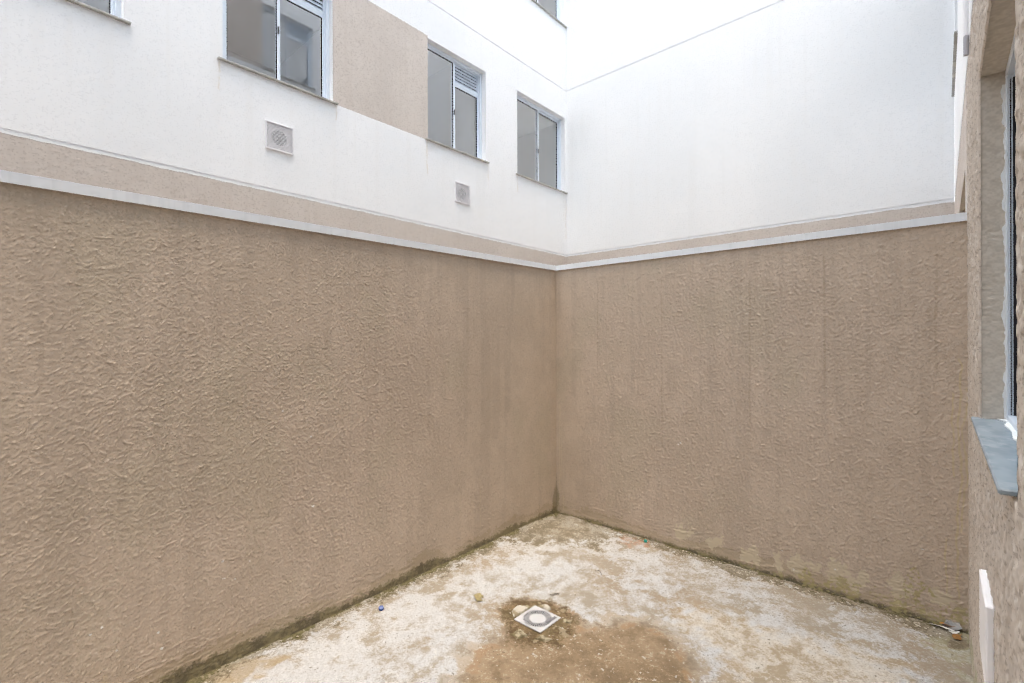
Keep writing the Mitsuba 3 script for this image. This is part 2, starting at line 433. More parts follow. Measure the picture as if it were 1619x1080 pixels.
def floor_mesh(res=0.009):
    xs = np.arange(-2.56, C + 0.03, res)
    ys = np.arange(-2.2, GB + 0.03, res)
    X, Y = np.meshgrid(xs, ys)
    r = np.random.default_rng(4)
    n1 = gaussian_filter(r.normal(size=X.shape), 9); n1 /= n1.std()
    n2 = gaussian_filter(r.normal(size=X.shape), 2.2); n2 /= n2.std()
    n3 = gaussian_filter(r.normal(size=X.shape), 0.8); n3 /= n3.std()
    Z = floor_z(X, Y) + 0.0016 * n1 + 0.0011 * n2 + 0.0006 * n3
    gap = GB - Y - 0.010 - 0.006 * np.clip(n2, -1, 1.2)          # open joint along the end wall
    Z = np.where(gap < 0, Z - 0.022, Z)
    r2 = np.hypot(X + 1.6425, Y - 2.045)                         # dished setting of the drain
    Z = Z - 0.006 * np.exp(-(r2 / 0.16) ** 2)
    hole = (np.abs(X + 1.6425) < 0.086) & (np.abs(Y - 2.045) < 0.086)
    idx = np.arange(X.size).reshape(X.shape)
    q = np.stack([idx[:-1, :-1], idx[:-1, 1:], idx[1:, 1:], idx[1:, :-1]], -1)
    keep = ~(hole[:-1, :-1] & hole[1:, 1:] & hole[:-1, 1:] & hole[1:, :-1])
    q = q[keep].reshape(-1, 4)
    f = np.vstack([q[:, [0, 1, 2]], q[:, [0, 2, 3]]])
    return trimesh.Trimesh(np.stack([X, Y, Z], -1).reshape(-1, 3), f, process=False)


tag(put('courtyard_floor', floor_mesh(), 'concrete_floor', smooth=True), kind='structure', label='stained concrete courtyard floor')


# ------------------------------------------------------------------ trowelled stucco relief
def strokes(H, res, rng, n, length, spread, mean, amp, bend=0.22, keep=None):
    nz, ns = H.shape
    K = 30
    c = rng.uniform(0, 1, (n, 2)) * [ns, nz]
    if keep is not None:
        kk = keep[np.clip(c[:, 1].astype(int), 0, nz - 1), np.clip(c[:, 0].astype(int), 0, ns - 1)]
        c = c[rng.uniform(0, 1, n) < kk]
        n = len(c)
    L = length * np.exp(rng.normal(0, 0.5, n)) / res
    th = rng.normal(mean, spread, n)[:, None] + np.cumsum(rng.normal(0, bend, (n, K)), 1)
    x = c[:, :1] + np.cumsum(np.cos(th) * (L / K)[:, None], 1)
    z = c[:, 1:] + np.cumsum(np.sin(th) * (L / K)[:, None], 1)
    a = (amp * np.exp(rng.normal(0, 0.35, n)))[:, None] * np.sin(np.pi * (np.arange(K) + 0.6) / (K + 0.4)) ** 0.6
    ix, iz = np.rint(x).astype(int).ravel(), np.rint(z).astype(int).ravel()
    ok = (ix >= 0) & (ix < ns) & (iz >= 0) & (iz < nz)
    np.maximum.at(H, (iz[ok], ix[ok]), a.ravel()[ok])


def stucco_relief(ns, nz, res, seed, mean, z0=0.0, size=1.0, amp=1.0):
    r = np.random.default_rng(seed)
    area = ns * nz * res * res
    dens = gaussian_filter(r.normal(size=(nz, ns)), 0.16 / res)
    dens = np.clip(0.62 + 0.3 * dens / dens.std(), 0.12, 1)
    zz = (np.arange(nz) * res + z0)[:, None] * np.ones((1, ns))
    low = np.clip((0.16 + 0.03 * dens - zz) / 0.05, 0, 1)         # smeared flat along the foot
    H = np.zeros((nz, ns))
    strokes(H, res, r, int(area * 620 / size), 0.026 * size, 0.8, mean, 0.95, keep=dens * (1 - low) * np.clip((2.09 - zz) / 0.10, 0.25, 1))
    strokes(H, res, r, int(area * 3600 / size), 0.011 * size, 1.2, mean, 0.75, keep=dens * (1 - 0.8 * low))
    strokes(H, res, r, int(area * 9000), 0.0055, 1.5, mean, 0.62, keep=np.sqrt(dens) * (1 - 0.8 * low))
    F = np.zeros((nz, ns))
    strokes(F, res, r, int(area * 1500), 0.08, 0.16, 0.0, 0.8, bend=0.05, keep=low)
    H = np.maximum(H, F)
    ridge = gaussian_filter(H, max(0.48, 0.0016 / res))
    soft = gaussian_filter(H, (0.005 / res, 0.004 / res))
    soft = np.roll(soft, int(round(0.006 / res)), axis=0)                               # flakes taper upwards and end in a lip below
    out = amp * (0.0050 * ridge + 0.0008 * soft)
    fine = gaussian_filter(r.normal(size=(nz, ns)), 0.004 / res); fine /= fine.std()
    wave = gaussian_filter(r.normal(size=(nz, ns)), 0.10 / res); wave /= wave.std()
    out += 0.00032 * fine + 0.0009 * wave
    cove = np.clip((0.075 - zz) / 0.10, 0, 1)
    return out + 0.010 * cove ** 1.6


def sheet(S, Z, H, place, mask=None, tuck=0.0035):
    """Grid sheet; its borders are folded back into the wall."""
    H = H.copy()
    edge = np.zeros(H.shape, bool)
    edge[0] = edge[-1] = True
    edge[:, 0] = edge[:, -1] = True
    idx = np.arange(S.size).reshape(S.shape)
    q = np.stack([idx[:-1, :-1], idx[:-1, 1:], idx[1:, 1:], idx[1:, :-1]], -1)
    if mask is not None:
        keep = mask[:-1, :-1] | mask[1:, 1:] | mask[:-1, 1:] | mask[1:, :-1]
        used = np.zeros(H.shape, int)
        for dz in (0, 1):
            for ds in (0, 1):
                used[dz:dz + keep.shape[0], ds:ds + keep.shape[1]] += keep
        edge |= (used > 0) & (used < 4)
        q = q[keep]
    H[edge] = -tuck
    q = q.reshape(-1, 4)
    v = place(S.ravel(), Z.ravel(), H.ravel())
    f = np.vstack([q[:, [0, 1, 2]], q[:, [0, 2, 3]]])
    t = v[f[0]]
    m = trimesh.Trimesh(v, f, process=False)
    probe = place(np.zeros(1), np.zeros(1), np.ones(1)) - place(np.zeros(1), np.zeros(1), np.zeros(1))
    if (np.cross(t[1] - t[0], t[2] - t[0]) @ probe[0]) < 0:
        m.faces = m.faces[:, ::-1]
    return m


RES = 0.003
# long garden wall
long_wall = thing('garden_wall', 'long beige trowelled garden wall with pale metal coping, facing the window wall', 'garden wall', 'beige garden walls around the courtyard')
ss = np.arange(-0.42, GB + 0.012, RES)
zz = np.arange(-0.04, 2.13, RES)
S, Z = np.meshgrid(ss, zz)
Hh = stucco_relief(len(ss), len(zz), RES, 3, -0.95, zz[0], 0.85, 0.43)
Zs = Z * (coping_z(S) + 0.01) / 2.1168
put(long_wall + '__stucco', sheet(S, Zs, Hh, lambda s, z, h: np.stack([-GA + h, s, z], -1)), 'stucco_long_wall', smooth=True)


def tilted_wall(x0, x1, y0, y1, zb, f0, f1):
    """Box whose top follows the falling coping line; f0/f1 are heights added to it for bottom and top."""
    m = trimesh.creation.box(bounds=[[x0, y0, 0], [x1, y1, 1]])
    v = m.vertices.copy()
    c = coping_z(v[:, 1])
    lo = np.full(len(v), zb) if f0 is None else c + f0
    v[:, 2] = np.where(v[:, 2] > 0.5, c + f1, lo)
    return trimesh.Trimesh(v, m.faces, process=False)


put(long_wall + '__core', tilted_wall(-GA - 0.14, -GA - 0.0025, -3.4, GB + 0.14, -0.16, None, 0.004), 'stucco_long_wall')


def coping_long():
    x0, x1 = -GA - 0.16, -GA + 0.018
    body = tilted_wall(x0, x1, -3.4, GB - 0.015, 0, 0.004, 0.042)
    lip = tilted_wall(x1 - 0.003, x1 + 0.0005, -3.4, GB - 0.0155, 0, 0.0, 0.0425)
    return cat([body, lip])


put(long_wall + '__coping', coping_long(), 'coping_metal')

# end garden wall
RES = 0.0038
zz = np.arange(-0.04, 2.13, RES)
end_wall = thing('garden_wall', 'shorter beige trowelled garden wall with pale metal coping and peeling pale patches along its foot', 'garden wall', 'beige garden walls around the courtyard')
ss = np.arange(-GA - 0.012, C + 0.02, RES)
S, Z = np.meshgrid(ss, zz)
Hh = stucco_relief(len(ss), len(zz), RES, 8, 0.9, zz[0], 0.72, 0.46)
put(end_wall + '__stucco', sheet(S, Z, Hh, lambda s, z, h: np.stack([s, GB - h, z], -1)), 'stucco_end_wall', smooth=True)
put(end_wall + '__core', trimesh.creation.box(bounds=[[-GA - 0.0025, GB + 0.0025, -0.16], [C + 0.01, GB + 0.139, 2.110]]), 'stucco_end_wall')
put(end_wall + '__coping', cat([trimesh.creation.box(bounds=[[-GA + 0.0165, GB - 0.015, 2.1105], [C - 0.001, GB + 0.16, 2.1492]]),
                                trimesh.creation.box(bounds=[[-GA + 0.0165, GB - 0.0155, 2.1068], [C - 0.0015, GB - 0.012, 2.1497]])]), 'coping_metal')


# ------------------------------------------------------------------ windows
def window(owner, W, s0, s1, z0, z1, kind, sill_out=0.03, sill_mat='sill_stone', room=True, d=0.08, hand=True, dark_strip=False):
    """Sliding aluminium window set back d in its reveal. kind 'louvre': ventilation slats over the right-hand leaf."""
    w = numbered(owner + '__window')
    fr, dp, bv = 0.034, 0.062, 0.002
    mid = 0.5 * (s0 + s1)
    k = lambda part: w + '__' + part
    b = lambda a0, a1, c0, c1, d0, d1: W.box(a0, a1, c0, c1, d0, d1, bv)
    scene[w] = mikit.ply(cat([b(s0 + .001, s0 + fr, z0 + .002, z1 - .001, d, d + dp), b(s1 - fr, s1 - .001, z0 + .002, z1 - .001, d, d + dp),
                              b(s0 + fr, s1 - fr, z1 - fr, z1 - .001, d, d + dp), b(s0 + fr, s1 - fr, z0 + .002, z0 + .022, d, d + dp),
                              b(s0 + fr, s1 - fr, z1 - fr - .010, z1 - fr, d + .030, d + .034), b(s1 - fr - .010, s1 - fr, z0 + .022, z1 - fr - .010, d + .030, d + .034)]), 'aluminium_white')
    if dark_strip:
        put(k('added_dark_strip'), cat([W.box(s1 - fr - .012, s1 - fr, z0 + .024, z1 - fr - .012, d + .0155, d + .0285), W.box(s1 - fr - .002, s1 - fr, z0 + .024, z1 - fr - .012, d + .0085, d + .0105)]), 'gasket')  # added black strips, in place of the dark interior and a frame groove
    st = 0.030

    def leaf(a0, a1, c0, c1, dd):
        put(k('sash'), cat([b(a0, a0 + st, c0, c1, dd, dd + .022), b(a1 - st, a1, c0, c1, dd, dd + .022),
                            b(a0 + st, a1 - st, c1 - st * .9, c1, dd, dd + .022), b(a0 + st, a1 - st, c0, c0 + st, dd, dd + .022)]), 'aluminium_white')
        gk = .007
        i0, i1, j0, j1 = a0 + st, a1 - st, c0 + st, c1 - st * .9
        put(k('gasket'), cat([W.box(i0, i0 + gk, j0, j1, dd + .006, dd + .016), W.box(i1 - gk, i1, j0, j1, dd + .006, dd + .016),
                              W.box(i0 + gk, i1 - gk, j1 - gk, j1, dd + .006, dd + .016), W.box(i0 + gk, i1 - gk, j0, j0 + gk, dd + .006, dd + .016)]), 'gasket')
        pane = trimesh.Trimesh([[i0 + .001, j0 + .001, dd + .011], [i1 - .001, j0 + .001, dd + .011], [i1 - .001, j1 - .001, dd + .011], [i0 + .001, j1 - .001, dd + .011]], [[0, 1, 2], [0, 2, 3]], process=False)
        put(k('pane'), W.world(pane), 'glass')

    lo, hi = z0 + .022, z1 - fr
    leaf(s0 + fr - .004, mid + st * .5, lo, hi, d + .006)
    if kind == 'louvre':
        zl = z1 - 0.315
        leaf(mid - st * .5, s1 - fr + .004, lo, zl, d + .036)
        a0, a1 = mid + st * .5, s1 - fr
        put(k('louvre_frame'), cat([b(a0 - .02, a0 + .016, zl, hi, d + .037, d + .060), b(a1 - .016, a1, zl, hi, d + .036, d + .060), b(a0 + .016, a1 - .016, zl, zl + .030, d + .036, d + .060)]), 'aluminium_white')
        nsl = 6
        step = (hi - zl - .030) / nsl
        for i in range(nsl):
            zc = zl + .030 + step * (i + .5)
            m = bevel_box([a0 + .017, -step * .64, -.0018], [a1 - .017, step * .64, .0018], .0008)
            m.apply_transform(trimesh.transformations.rotation_matrix(math.radians(28), [1, 0, 0]))
            m.apply_translation([0, zc, d + .048])
            put(k('slat'), W.world(m), 'aluminium_white')
        put(k('louvre_back'), W.box(a0 + .016, a1 - .016, zl + .03, hi, d + .064, d + .066), 'gasket')
    else:
        leaf(mid - st * .5, s1 - fr + .004, lo, hi, d + .036)
    if hand:
        zc = z0 + .43 * (z1 - z0)
        put(k('latch'), W.box(mid - .012, mid + .002, zc - .035, zc + .035, d - .008, d + .006, .003), 'latch_black')
    if sill_out:
        put(k('sill'), W.box(s0 - .042, s1 + .042, z0 - .015, z0, -sill_out, d + dp, .002), sill_mat)
    if room:
        R = 2.6
        m = W.box(s0 - .7, s1 + .7, z0 - 1.0, z1 + .35, d + dp + .03, d + dp + R)
        n = W.m[:3, 2]
        m.update_faces(np.abs(m.face_normals @ n + 1) > 1e-3)
        put(k('interior'), m, 'interior_paint')
    return w


def facade(owner, W, s0, s1, openings, panels, runs=False, z_top=Z_TOP, base=True, base_poly=None):
    """Ground-floor band, groove, storeys with recessed joints, beige panels; openings are (s0, s1, z0, z1), panels (s0, z0, s1, z1)."""
    holes = unary_union([sbox(o[0], o[2], o[1], o[3]) for o in openings]) if openings else Polygon()
    white = 'paint_white_runs' if runs else 'paint_white'
    back = sbox(s0, -0.16, s1, z_top).difference(holes)
    put(owner + '__wall', W.slab(back, 0.012, 0.16), white)
    if base:
        if base_poly is None:
            r = np.random.default_rng(int(abs(s0 * 100)))
            xs = np.arange(s0, s1 - 0.02, 0.02)
            jag = gaussian_filter(r.normal(size=len(xs)), 1.2) * 0.004
            low = np.clip(Z_BASE - 0.021 + jag, Z_BASE - 0.034, Z_BASE - 0.012)
            lp = Polygon([(s0, Z_BASE - 0.006)] + list(zip(xs, low)) + [(s1, low[-1]), (s1, Z_BASE - 0.006)])
            put(owner + '__groove_lip', W.slab(lp, -0.0035, 0.0117), white)
        put(owner + '__base_band', W.slab((base_poly or sbox(s0, -0.16, s1, Z_BASE - 0.0065)).difference(holes), -0.002, 0.0112), 'paint_beige')
    pan = unary_union([sbox(*p) for p in panels]) if panels else Polygon()
    z = [Z_BASE + 0.016, Z_JOINT - 0.006, Z_JOINT + 0.006, Z_JOINT2 - 0.006, Z_JOINT2 + 0.006, z_top]
    for i in (0, 2, 4):
        lay = sbox(s0, z[i], s1, z[i + 1]).difference(holes)
        put(owner + '__storey', W.slab(lay.difference(pan), 0.0, 0.0117), white)
        pp = lay.intersection(pan)
        if not pp.is_empty:
            put(owner + '__panel', W.slab(pp, 0.0, 0.0117), 'paint_beige')
    put(owner + '__parapet', W.box(s0, s1, z_top, z_top + .05, -.03, .2), 'coping_metal')


SILL, HEAD = 3.975, 5.222
UP_ = Z_JOINT2 - Z_JOINT
W0, W1, W2, W3 = (-0.25, 0.79), (1.477, 2.51), (3.742, 4.758), (5.415, 6.632)
block = thing('apartment_building', 'white and beige apartment building with sliding windows beyond the garden walls', 'building')
left_open = [(W0[0], W0[1], SILL, HEAD), (W1[0], W1[1], SILL, HEAD), (W2[0], W2[1], SILL, HEAD), (W3[0], W3[1], SILL, HEAD), (W3[0], W3[1], SILL + UP_ + .02, HEAD + UP_ + .02)]
facade(block, LEFT, Y_END, B + 0.16, left_open, [(W1[1], SILL - .01, W2[0], HEAD + .03), (W1[1], SILL - .01 + UP_, W2[0], HEAD + .03 + UP_)], runs=True)
facade(block, BACK, -A + 0.0005, C - 0.0005, [], [])
facade(block, ADDED_REAR, -A + 0.0005, C - 0.0005, [], [])  # added closing wall behind the camera, bounces light back in

wl = window(block, LEFT, *W0, SILL, HEAD, 'louvre')
wl = window(block, LEFT, *W1, SILL, HEAD, 'louvre')
wl = window(block, LEFT, *W2, SILL, HEAD, 'louvre')
wl = window(block, LEFT, *W3, SILL, HEAD, 'plain')
wl = window(block, LEFT, *W3, SILL + UP_ + .02, HEAD + UP_ + .02, 'plain')


def grille(owner, s0, z0, size=0.258):
    v = numbered(owner + '__vent')
    k = lambda part: v + '__' + part
    s1, z1, fw = s0 + size, z0 + size, .010
    scene[v] = mikit.ply(cat([LEFT.box(s0, s0 + fw, z0, z1, -.018, .002, .002), LEFT.box(s1 - fw, s1, z0, z1, -.018, .002, .002),
                              LEFT.box(s0 + fw, s1 - fw, z1 - fw, z1, -.018, .002, .002), LEFT.box(s0 + fw, s1 - fw, z0, z0 + fw, -.018, .002, .002)]), 'plastic_grille')
    cs, cz = s0 + size / 2, z0 + size / 2
    plate = sbox(s0 + .004, z0 + .004, s1 - .004, z1 - .004).difference(Point(cs, cz).buffer(.072, 24))
    put(k('back_plate'), LEFT.slab(plate, -.0035, -.001), 'plastic_grille')
    put(k('duct'), LEFT.slab(Point(cs, cz).buffer(.078, 24), -.0008, -.0002), 'duct_grey')
    n = 19
    step = (size - 2 * fw) / n
    sl = []
    for i in range(n):
        zc = z0 + fw + step * (i + .5)
        m = bevel_box([s0 + fw, -.0036, -.0011], [s1 - fw, .0036, .0011], 0)
        m.apply_transform(trimesh.transformations.rotation_matrix(math.radians(35), [1, 0, 0]))
        m.apply_translation([0, zc, -.0105])
        sl.append(LEFT.world(m))
    for q in (1, 2):
        x = s0 + size * q / 3
        sl.append(LEFT.box(x - .0015, x + .0015, z0 + fw, z1 - fw, -.0075, -.0045))
    key = put(k('slats'), cat(sl), 'plastic_grille')
    tag(key, kind='stuff')


grille(block, 1.831, 3.304)
grille(block, 4.177, 3.304)

# ------------------------------------------------------------------ the building the photograph is taken from
home = thing('apartment_building', 'beige rough-rendered apartment wall with deep window recess and slate sill, close beside the courtyard', 'building')
O1 = (1.250, 2.42, 1.214, 2.444)
O2 = (3.66, 4.82, 1.205, 2.444)
near_open = [O1, O2, (W0[0], W0[1], SILL, HEAD), (W1[0], W1[1], SILL, HEAD), (5.31, 6.60, SILL, HEAD)] + \
            [(w_[0], w_[1], SILL + UP_ + .02, HEAD + UP_ + .02) for w_ in (W1, W2)]
holes = unary_union([sbox(O1[0], O1[2], O1[1], O1[3]), sbox(O2[0], O2[2], O2[1], O2[3])])
y_a, y_b = 0.78, GB + 0.05
facade(home, NEAR, Y_END, B - 0.0005, near_open, [(W1[1], SILL - .01 + UP_, W2[0], HEAD + .03 + UP_)],
       base_poly=sbox(Y_END, -0.16, B - 0.0005, 2.868).difference(sbox(y_a, -0.05, y_b, 2.86)))


def near_sheet():
    res = 0.0055
    cuts = lambda *c: np.unique(np.concatenate([np.linspace(p, q, max(2, int(round((q - p) / res)) + 1)) for p, q in zip(c[:-1], c[1:])]))
    ss = cuts(y_a - .004, O1[0], O1[1], y_b + .004)
    zz = cuts(-0.05, O1[2] - .021, O1[3], 2.866)
    S, Z = np.meshgrid(ss, zz)
    r = np.random.default_rng(21)
    n1 = gaussian_filter(r.normal(size=S.shape), 1.15); n1 /= n1.std()
    n2 = gaussian_filter(r.normal(size=S.shape), 2.6); n2 /= n2.std()
    n3 = gaussian_filter(r.normal(size=S.shape), 22); n3 /= n3.std()
    H = 0.0019 * np.clip(n1, -1.2, 1.5) + 0.0005 * n2 + 0.0006 * n3
    away = np.maximum(np.maximum(O1[0] - S, S - O1[1]), np.maximum(O1[2] - .02 - Z, Z - O1[3]))
    H *= 0.3 + 0.7 * np.clip(away / 0.03, 0, 1)                     # arrises are trowelled straighter
    m = ~((S > O1[0] + 1e-4) & (S < O1[1] - 1e-4) & (Z > O1[2] - .0209) & (Z < O1[3] - 1e-4))
    return sheet(S, Z, H, lambda s, z, h: np.stack([C - h, s, z], -1), mask=m, tuck=.006)


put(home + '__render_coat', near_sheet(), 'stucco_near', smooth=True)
# ledge of the beige band, reveal linings
put(home + '__reveal', cat([NEAR.box(O1[0] - .012, O1[0] + .002, O1[2], O1[3], .004, .16), NEAR.box(O1[1] - .002, O1[1] + .012, O1[2] - .02, O1[3], .004, .16),
                            NEAR.box(O1[0] - .012, O1[1] + .012, O1[3] - .002, O1[3] + .012, .004, .16), NEAR.box(O1[0] + .002, O1[1] - .002, O1[2] - .05, O1[2] - .0225, .004, .16)]), 'paint_reveal')
put(home + '__reveal', cat([NEAR.box(O2[1] - .004, O2[1] + .004, O2[2], O2[3], .0, .16), NEAR.box(O2[0], O2[1], O2[3] - .004, O2[3] + .004, .0, .16), NEAR.box(O2[0] - .004, O2[0] + .004, O2[2], O2[3], .0, .16)]), 'paint_reveal')
wn = window(home, NEAR, O1[0] + .002, O1[1] - .002, O1[2], O1[3] - .002, 'plain', sill_out=0, d=.068, hand=False, dark_strip=True)
sl = Polygon([(1.284, 1.0), (2.452, 1.0), (2.452, 0.0), (1.284, 0.0)])
put(wn + '__sill', NEAR.box(1.305, 2.455, O1[2] - .011, O1[2] + .001, -.021, .135, .003), 'sill_slate')
window(home, NEAR, O2[0] + .004, O2[1] - .004, O2[2], O2[3] - .004, 'plain', sill_out=0.02, d=.07, hand=False)
W3N = (5.31, 6.60)
for wq in (W0, W1, W3N):
    window(home, NEAR, *wq, SILL, HEAD, 'plain', sill_out=.022, hand=False)
for wq in (W1, W2):
    window(home, NEAR, *wq, SILL + UP_ + .02, HEAD + UP_ + .02, 'louvre', sill_out=.03, hand=False)


def sealant():
    r = np.random.default_rng(5)
    zs = np.arange(O1[2] + .004, O1[3] - .05, .006)
    w = gaussian_filter(r.normal(size=len(zs)), 5); w /= w.std()
    w2 = gaussian_filter(r.normal(size=len(zs)), 1.0); w2 /= w2.std()
    width = np.clip(.0065 + .0016 * w + .0024 * w2, .001, .016)
    width = np.where(zs < O1[2] + .12, np.maximum(width, .006), width)
    pts = [(C + .0685, z) for z in zs[::-1]] + [(C + .0685 - a, z) for a, z in zip(width, zs)]
    p = Polygon(pts).buffer(0)
    out = []
    for g_ in getattr(p, 'geoms', [p]):
        m = trimesh.creation.extrude_polygon(g_, .003, engine='earcut')
        v = np.stack([m.vertices[:, 0], O1[1] - .002 - m.vertices[:, 2], m.vertices[:, 1]], -1)
        out.append(trimesh.Trimesh(v, m.faces, process=False))
    ys = np.arange(O1[0] + .01, O1[1] - .003, .01)
    e = gaussian_filter(r.normal(size=len(ys)), 4); e /= e.std()
    wd = np.clip(.010 + .004 * e + .022 * np.clip((ys - (O1[1] - .10)) / .1, 0, 1) ** 2 - .006 * np.clip((O1[1] - .4 - ys) / .5, 0, 1), .002, .05)
    pts = [(C + .0685, y) for y in ys[::-1]] + [(C + .0685 - a, y) for a, y in zip(wd, ys)]
    m = trimesh.creation.extrude_polygon(Polygon(pts).buffer(0), .004, engine='earcut')
    m.apply_translation([0, 0, O1[2] + .001])
    out.append(m)
    return cat(out)


put(wn + '__sealant', sealant(), 'sealant_white')

# ------------------------------------------------------------------ loose things
pipe = thing('drain_pipe', 'thin white drain pipe with grey end, high on the near wall above the coping', 'pipe')
py, px = 3.0, C - .0155


def cyl(p0, p1, r, n=20):
    return trimesh.creation.cylinder(radius=r, segment=[p0, p1], sections=n)


put(pipe + '__tube', cyl([px, py, 2.868], [px, py, Z_TOP - .3], .0085), 'pvc_pipe', smooth=40)
put(pipe + '__outlet', cyl([px, py, 2.785], [px, py, 2.872], .0098), 'pvc_grey', smooth=40)
for z_ in (4.3, 5.9, 7.6):
    put(pipe + '__clip', bevel_box([px - .012, py - .008, z_ - .008], [C + .002, py + .008, z_ + .008], .002), 'pvc_pipe')

tag(put('cover_plate', cat([bevel_box([C - .017, 1.77, .57], [C + .002, 2.05, .80], .004)]), 'cover_white'),
    label='white square plastic cover plate low on the beige wall below the slate sill', category='cover plate')

# floor drain
DX, DY = -1.6425, 2.045
dz = floor_z(DX, DY) - 0.004
drain = thing('floor_drain', 'white square floor drain with round slotted grate in the stained concrete', 'drain')


def drain_plate():
    h = .091
    sq = sbox(-h, -h, h, h).buffer(-.003).buffer(.003, 6)
    slots = []
    for i in range(36):
        a = 2 * math.pi * i / 36
        s = Polygon([(.044, -.0022), (.0775, -.0044), (.0775, .0044), (.044, .0022)])
        slots.append(affinity.rotate(s, math.degrees(a), origin=(0, 0)))
    m = trimesh.creation.extrude_polygon(sq.difference(unary_union(slots)), .004, engine='earcut')
    return m


m = drain_plate(); m.apply_translation([DX, DY, dz])
put(drain + '__grate', m, 'plastic_white')
m = trimesh.creation.revolve([[0.041, 0], [.036, .0022], [.020, .0036], [0.0, .004]], sections=40)
m.apply_translation([DX, DY, dz + .0042])
put(drain + '__dome', m, 'plastic_white', smooth=40)
r_ = trimesh.creation.annulus(.0795, .0825, .0016, sections=60); r_.apply_translation([DX, DY, dz + .0048])
put(drain + '__rim', r_, 'plastic_white', smooth=40)
bx = trimesh.creation.box(bounds=[[DX - .085, DY - .085, dz - .14], [DX + .085, DY + .085, dz - .002]])
bx.update_faces(bx.face_normals[:, 2] < 0.5)
put(drain + '__pit', bx, 'gasket')
tb = bevel_box([-.038, -.0085, 0], [.038, .0085, .005], .002)
tb.apply_transform(trimesh.transformations.rotation_matrix(math.radians(83), [0, 0, 1]))
tb.apply_translation([DX + .0645, DY + .034, dz + .0045])
put(drain + '__slider', tb, 'slider_grey')


def chunk(poly, height, seed, top=0.6):
    p = Polygon(poly)
    m = trimesh.creation.extrude_polygon(p.buffer(.004).buffer(-.004, 3), height, engine='earcut')
    m = m.subdivide().subdivide()
    c = np.array(p.centroid.coords[0])
    v = m.vertices.copy()
    r = np.random.default_rng(seed)
    t = v[:, 2] / height
    v[:, :2] = c + (v[:, :2] - c) * (1 - .18 * t[:, None])
    ph = r.uniform(0, 6, 4)
    v[:, 2] += .25 * height * t * (np.sin(v[:, 0] * 110 + ph[0]) + np.sin(v[:, 1] * 140 + ph[1]))
    v[:, 2] += floor_z(*c) - .006
    return trimesh.Trimesh(v, m.faces, process=False)


mat('mortar', lambda p, n, uv: mix((0.27, 0.225, 0.15), (0.46, 0.43, 0.37), smoothstep(.35, .6, fbm(p.x * 40, p.y * 40, 2.0))), rough=0.8, bump=rough_bump, scale=.003, eps=2e-3)
mat('mortar_dirty', lambda p, n, uv: mix((0.15, 0.12, 0.065), (0.34, 0.295, 0.21), smoothstep(.35, .65, fbm(p.x * 45, p.y * 45, 2.0))), rough=0.8, bump=rough_bump, scale=.003, eps=2e-3)
for i, pp in enumerate([[(-1.794, 1.999), (-1.809, 2.053), (-1.764, 2.117), (-1.737, 2.107), (-1.737, 2.018), (-1.752, 1.974)], [(-1.721, 2.142), (-1.693, 2.185), (-1.645, 2.17), (-1.648, 2.142)]]):
    put('courtyard_floor__mortar', chunk(pp, .010, i), 'mortar')
for i, pp in enumerate([[(-1.55, 1.90), (-1.49, 1.915), (-1.475, 1.96), (-1.53, 1.955)], [(-1.66, 1.84), (-1.60, 1.845), (-1.585, 1.90), (-1.65, 1.915)], [(-1.53, 2.10), (-1.48, 2.12), (-1.49, 2.16), (-1.53, 2.15)]]):
    put('courtyard_floor__mortar', chunk(pp, .009, 10 + i), 'mortar_dirty')

mat('cap_blue', (0.012, 0.06, 0.26), rough=0.35, spec=0.5)
mat('cap_teal', (0.03, 0.30, 0.24), rough=0.35, spec=0.5)


def bottle_cap(x, y, mat_, tilt, r=.0135, h=.012):
    prof = [[0, h], [r * .85, h], [r * .97, h * .9], [r, h * .7], [r, 0], [r * .88, 0], [r * .86, h * .75], [0, h * .8]]
    m = trimesh.creation.revolve(prof, sections=28)
    ribs = [trimesh.creation.box(extents=(.0012, .0012, h * .7), transform=trimesh.transformations.rotation_matrix(a, [0, 0, 1]) @ trimesh.transformations.translation_matrix([r, 0, h * .36])) for a in np.linspace(0, 2 * np.pi, 24, endpoint=False)]
    m = cat([m] + ribs)
    m.apply_transform(trimesh.transformations.rotation_matrix(tilt, [.6, .8, 0]))
    m.apply_translation([x, y, floor_z(x, y) - m.bounds[0, 2] - .0005])
    return m


tag(put('bottle_cap', bottle_cap(-2.352, 1.53, 'cap_blue', .5), 'cap_blue', smooth=30), label='dark blue plastic bottle cap on the pale concrete beside the long wall', category='bottle cap')
tag(put('bottle_cap', bottle_cap(-1.645, 3.325, 'cap_teal', .9, r=.011, h=.010), 'cap_teal', smooth=30), label='teal plastic bottle cap at the foot of the shorter garden wall', category='bottle cap')

mat('leaf_dry', lambda p, n, uv: mix((0.20, 0.16, 0.07), (0.42, 0.36, 0.20), fbm(p.x * 120, p.y * 120, 1.0)), rough=0.7)
mat('leaf_brown', (0.30, 0.16, 0.06), rough=0.7)
mat('leaf_orange', (0.50, 0.22, 0.06), rough=0.7)
mat('twig_dark', (0.045, 0.035, 0.025), rough=0.8)
mat('film_grey', (0.22, 0.22, 0.22), rough=0.4, spec=0.5)
mat('film_white', (0.70, 0.70, 0.68), rough=0.4, spec=0.5)


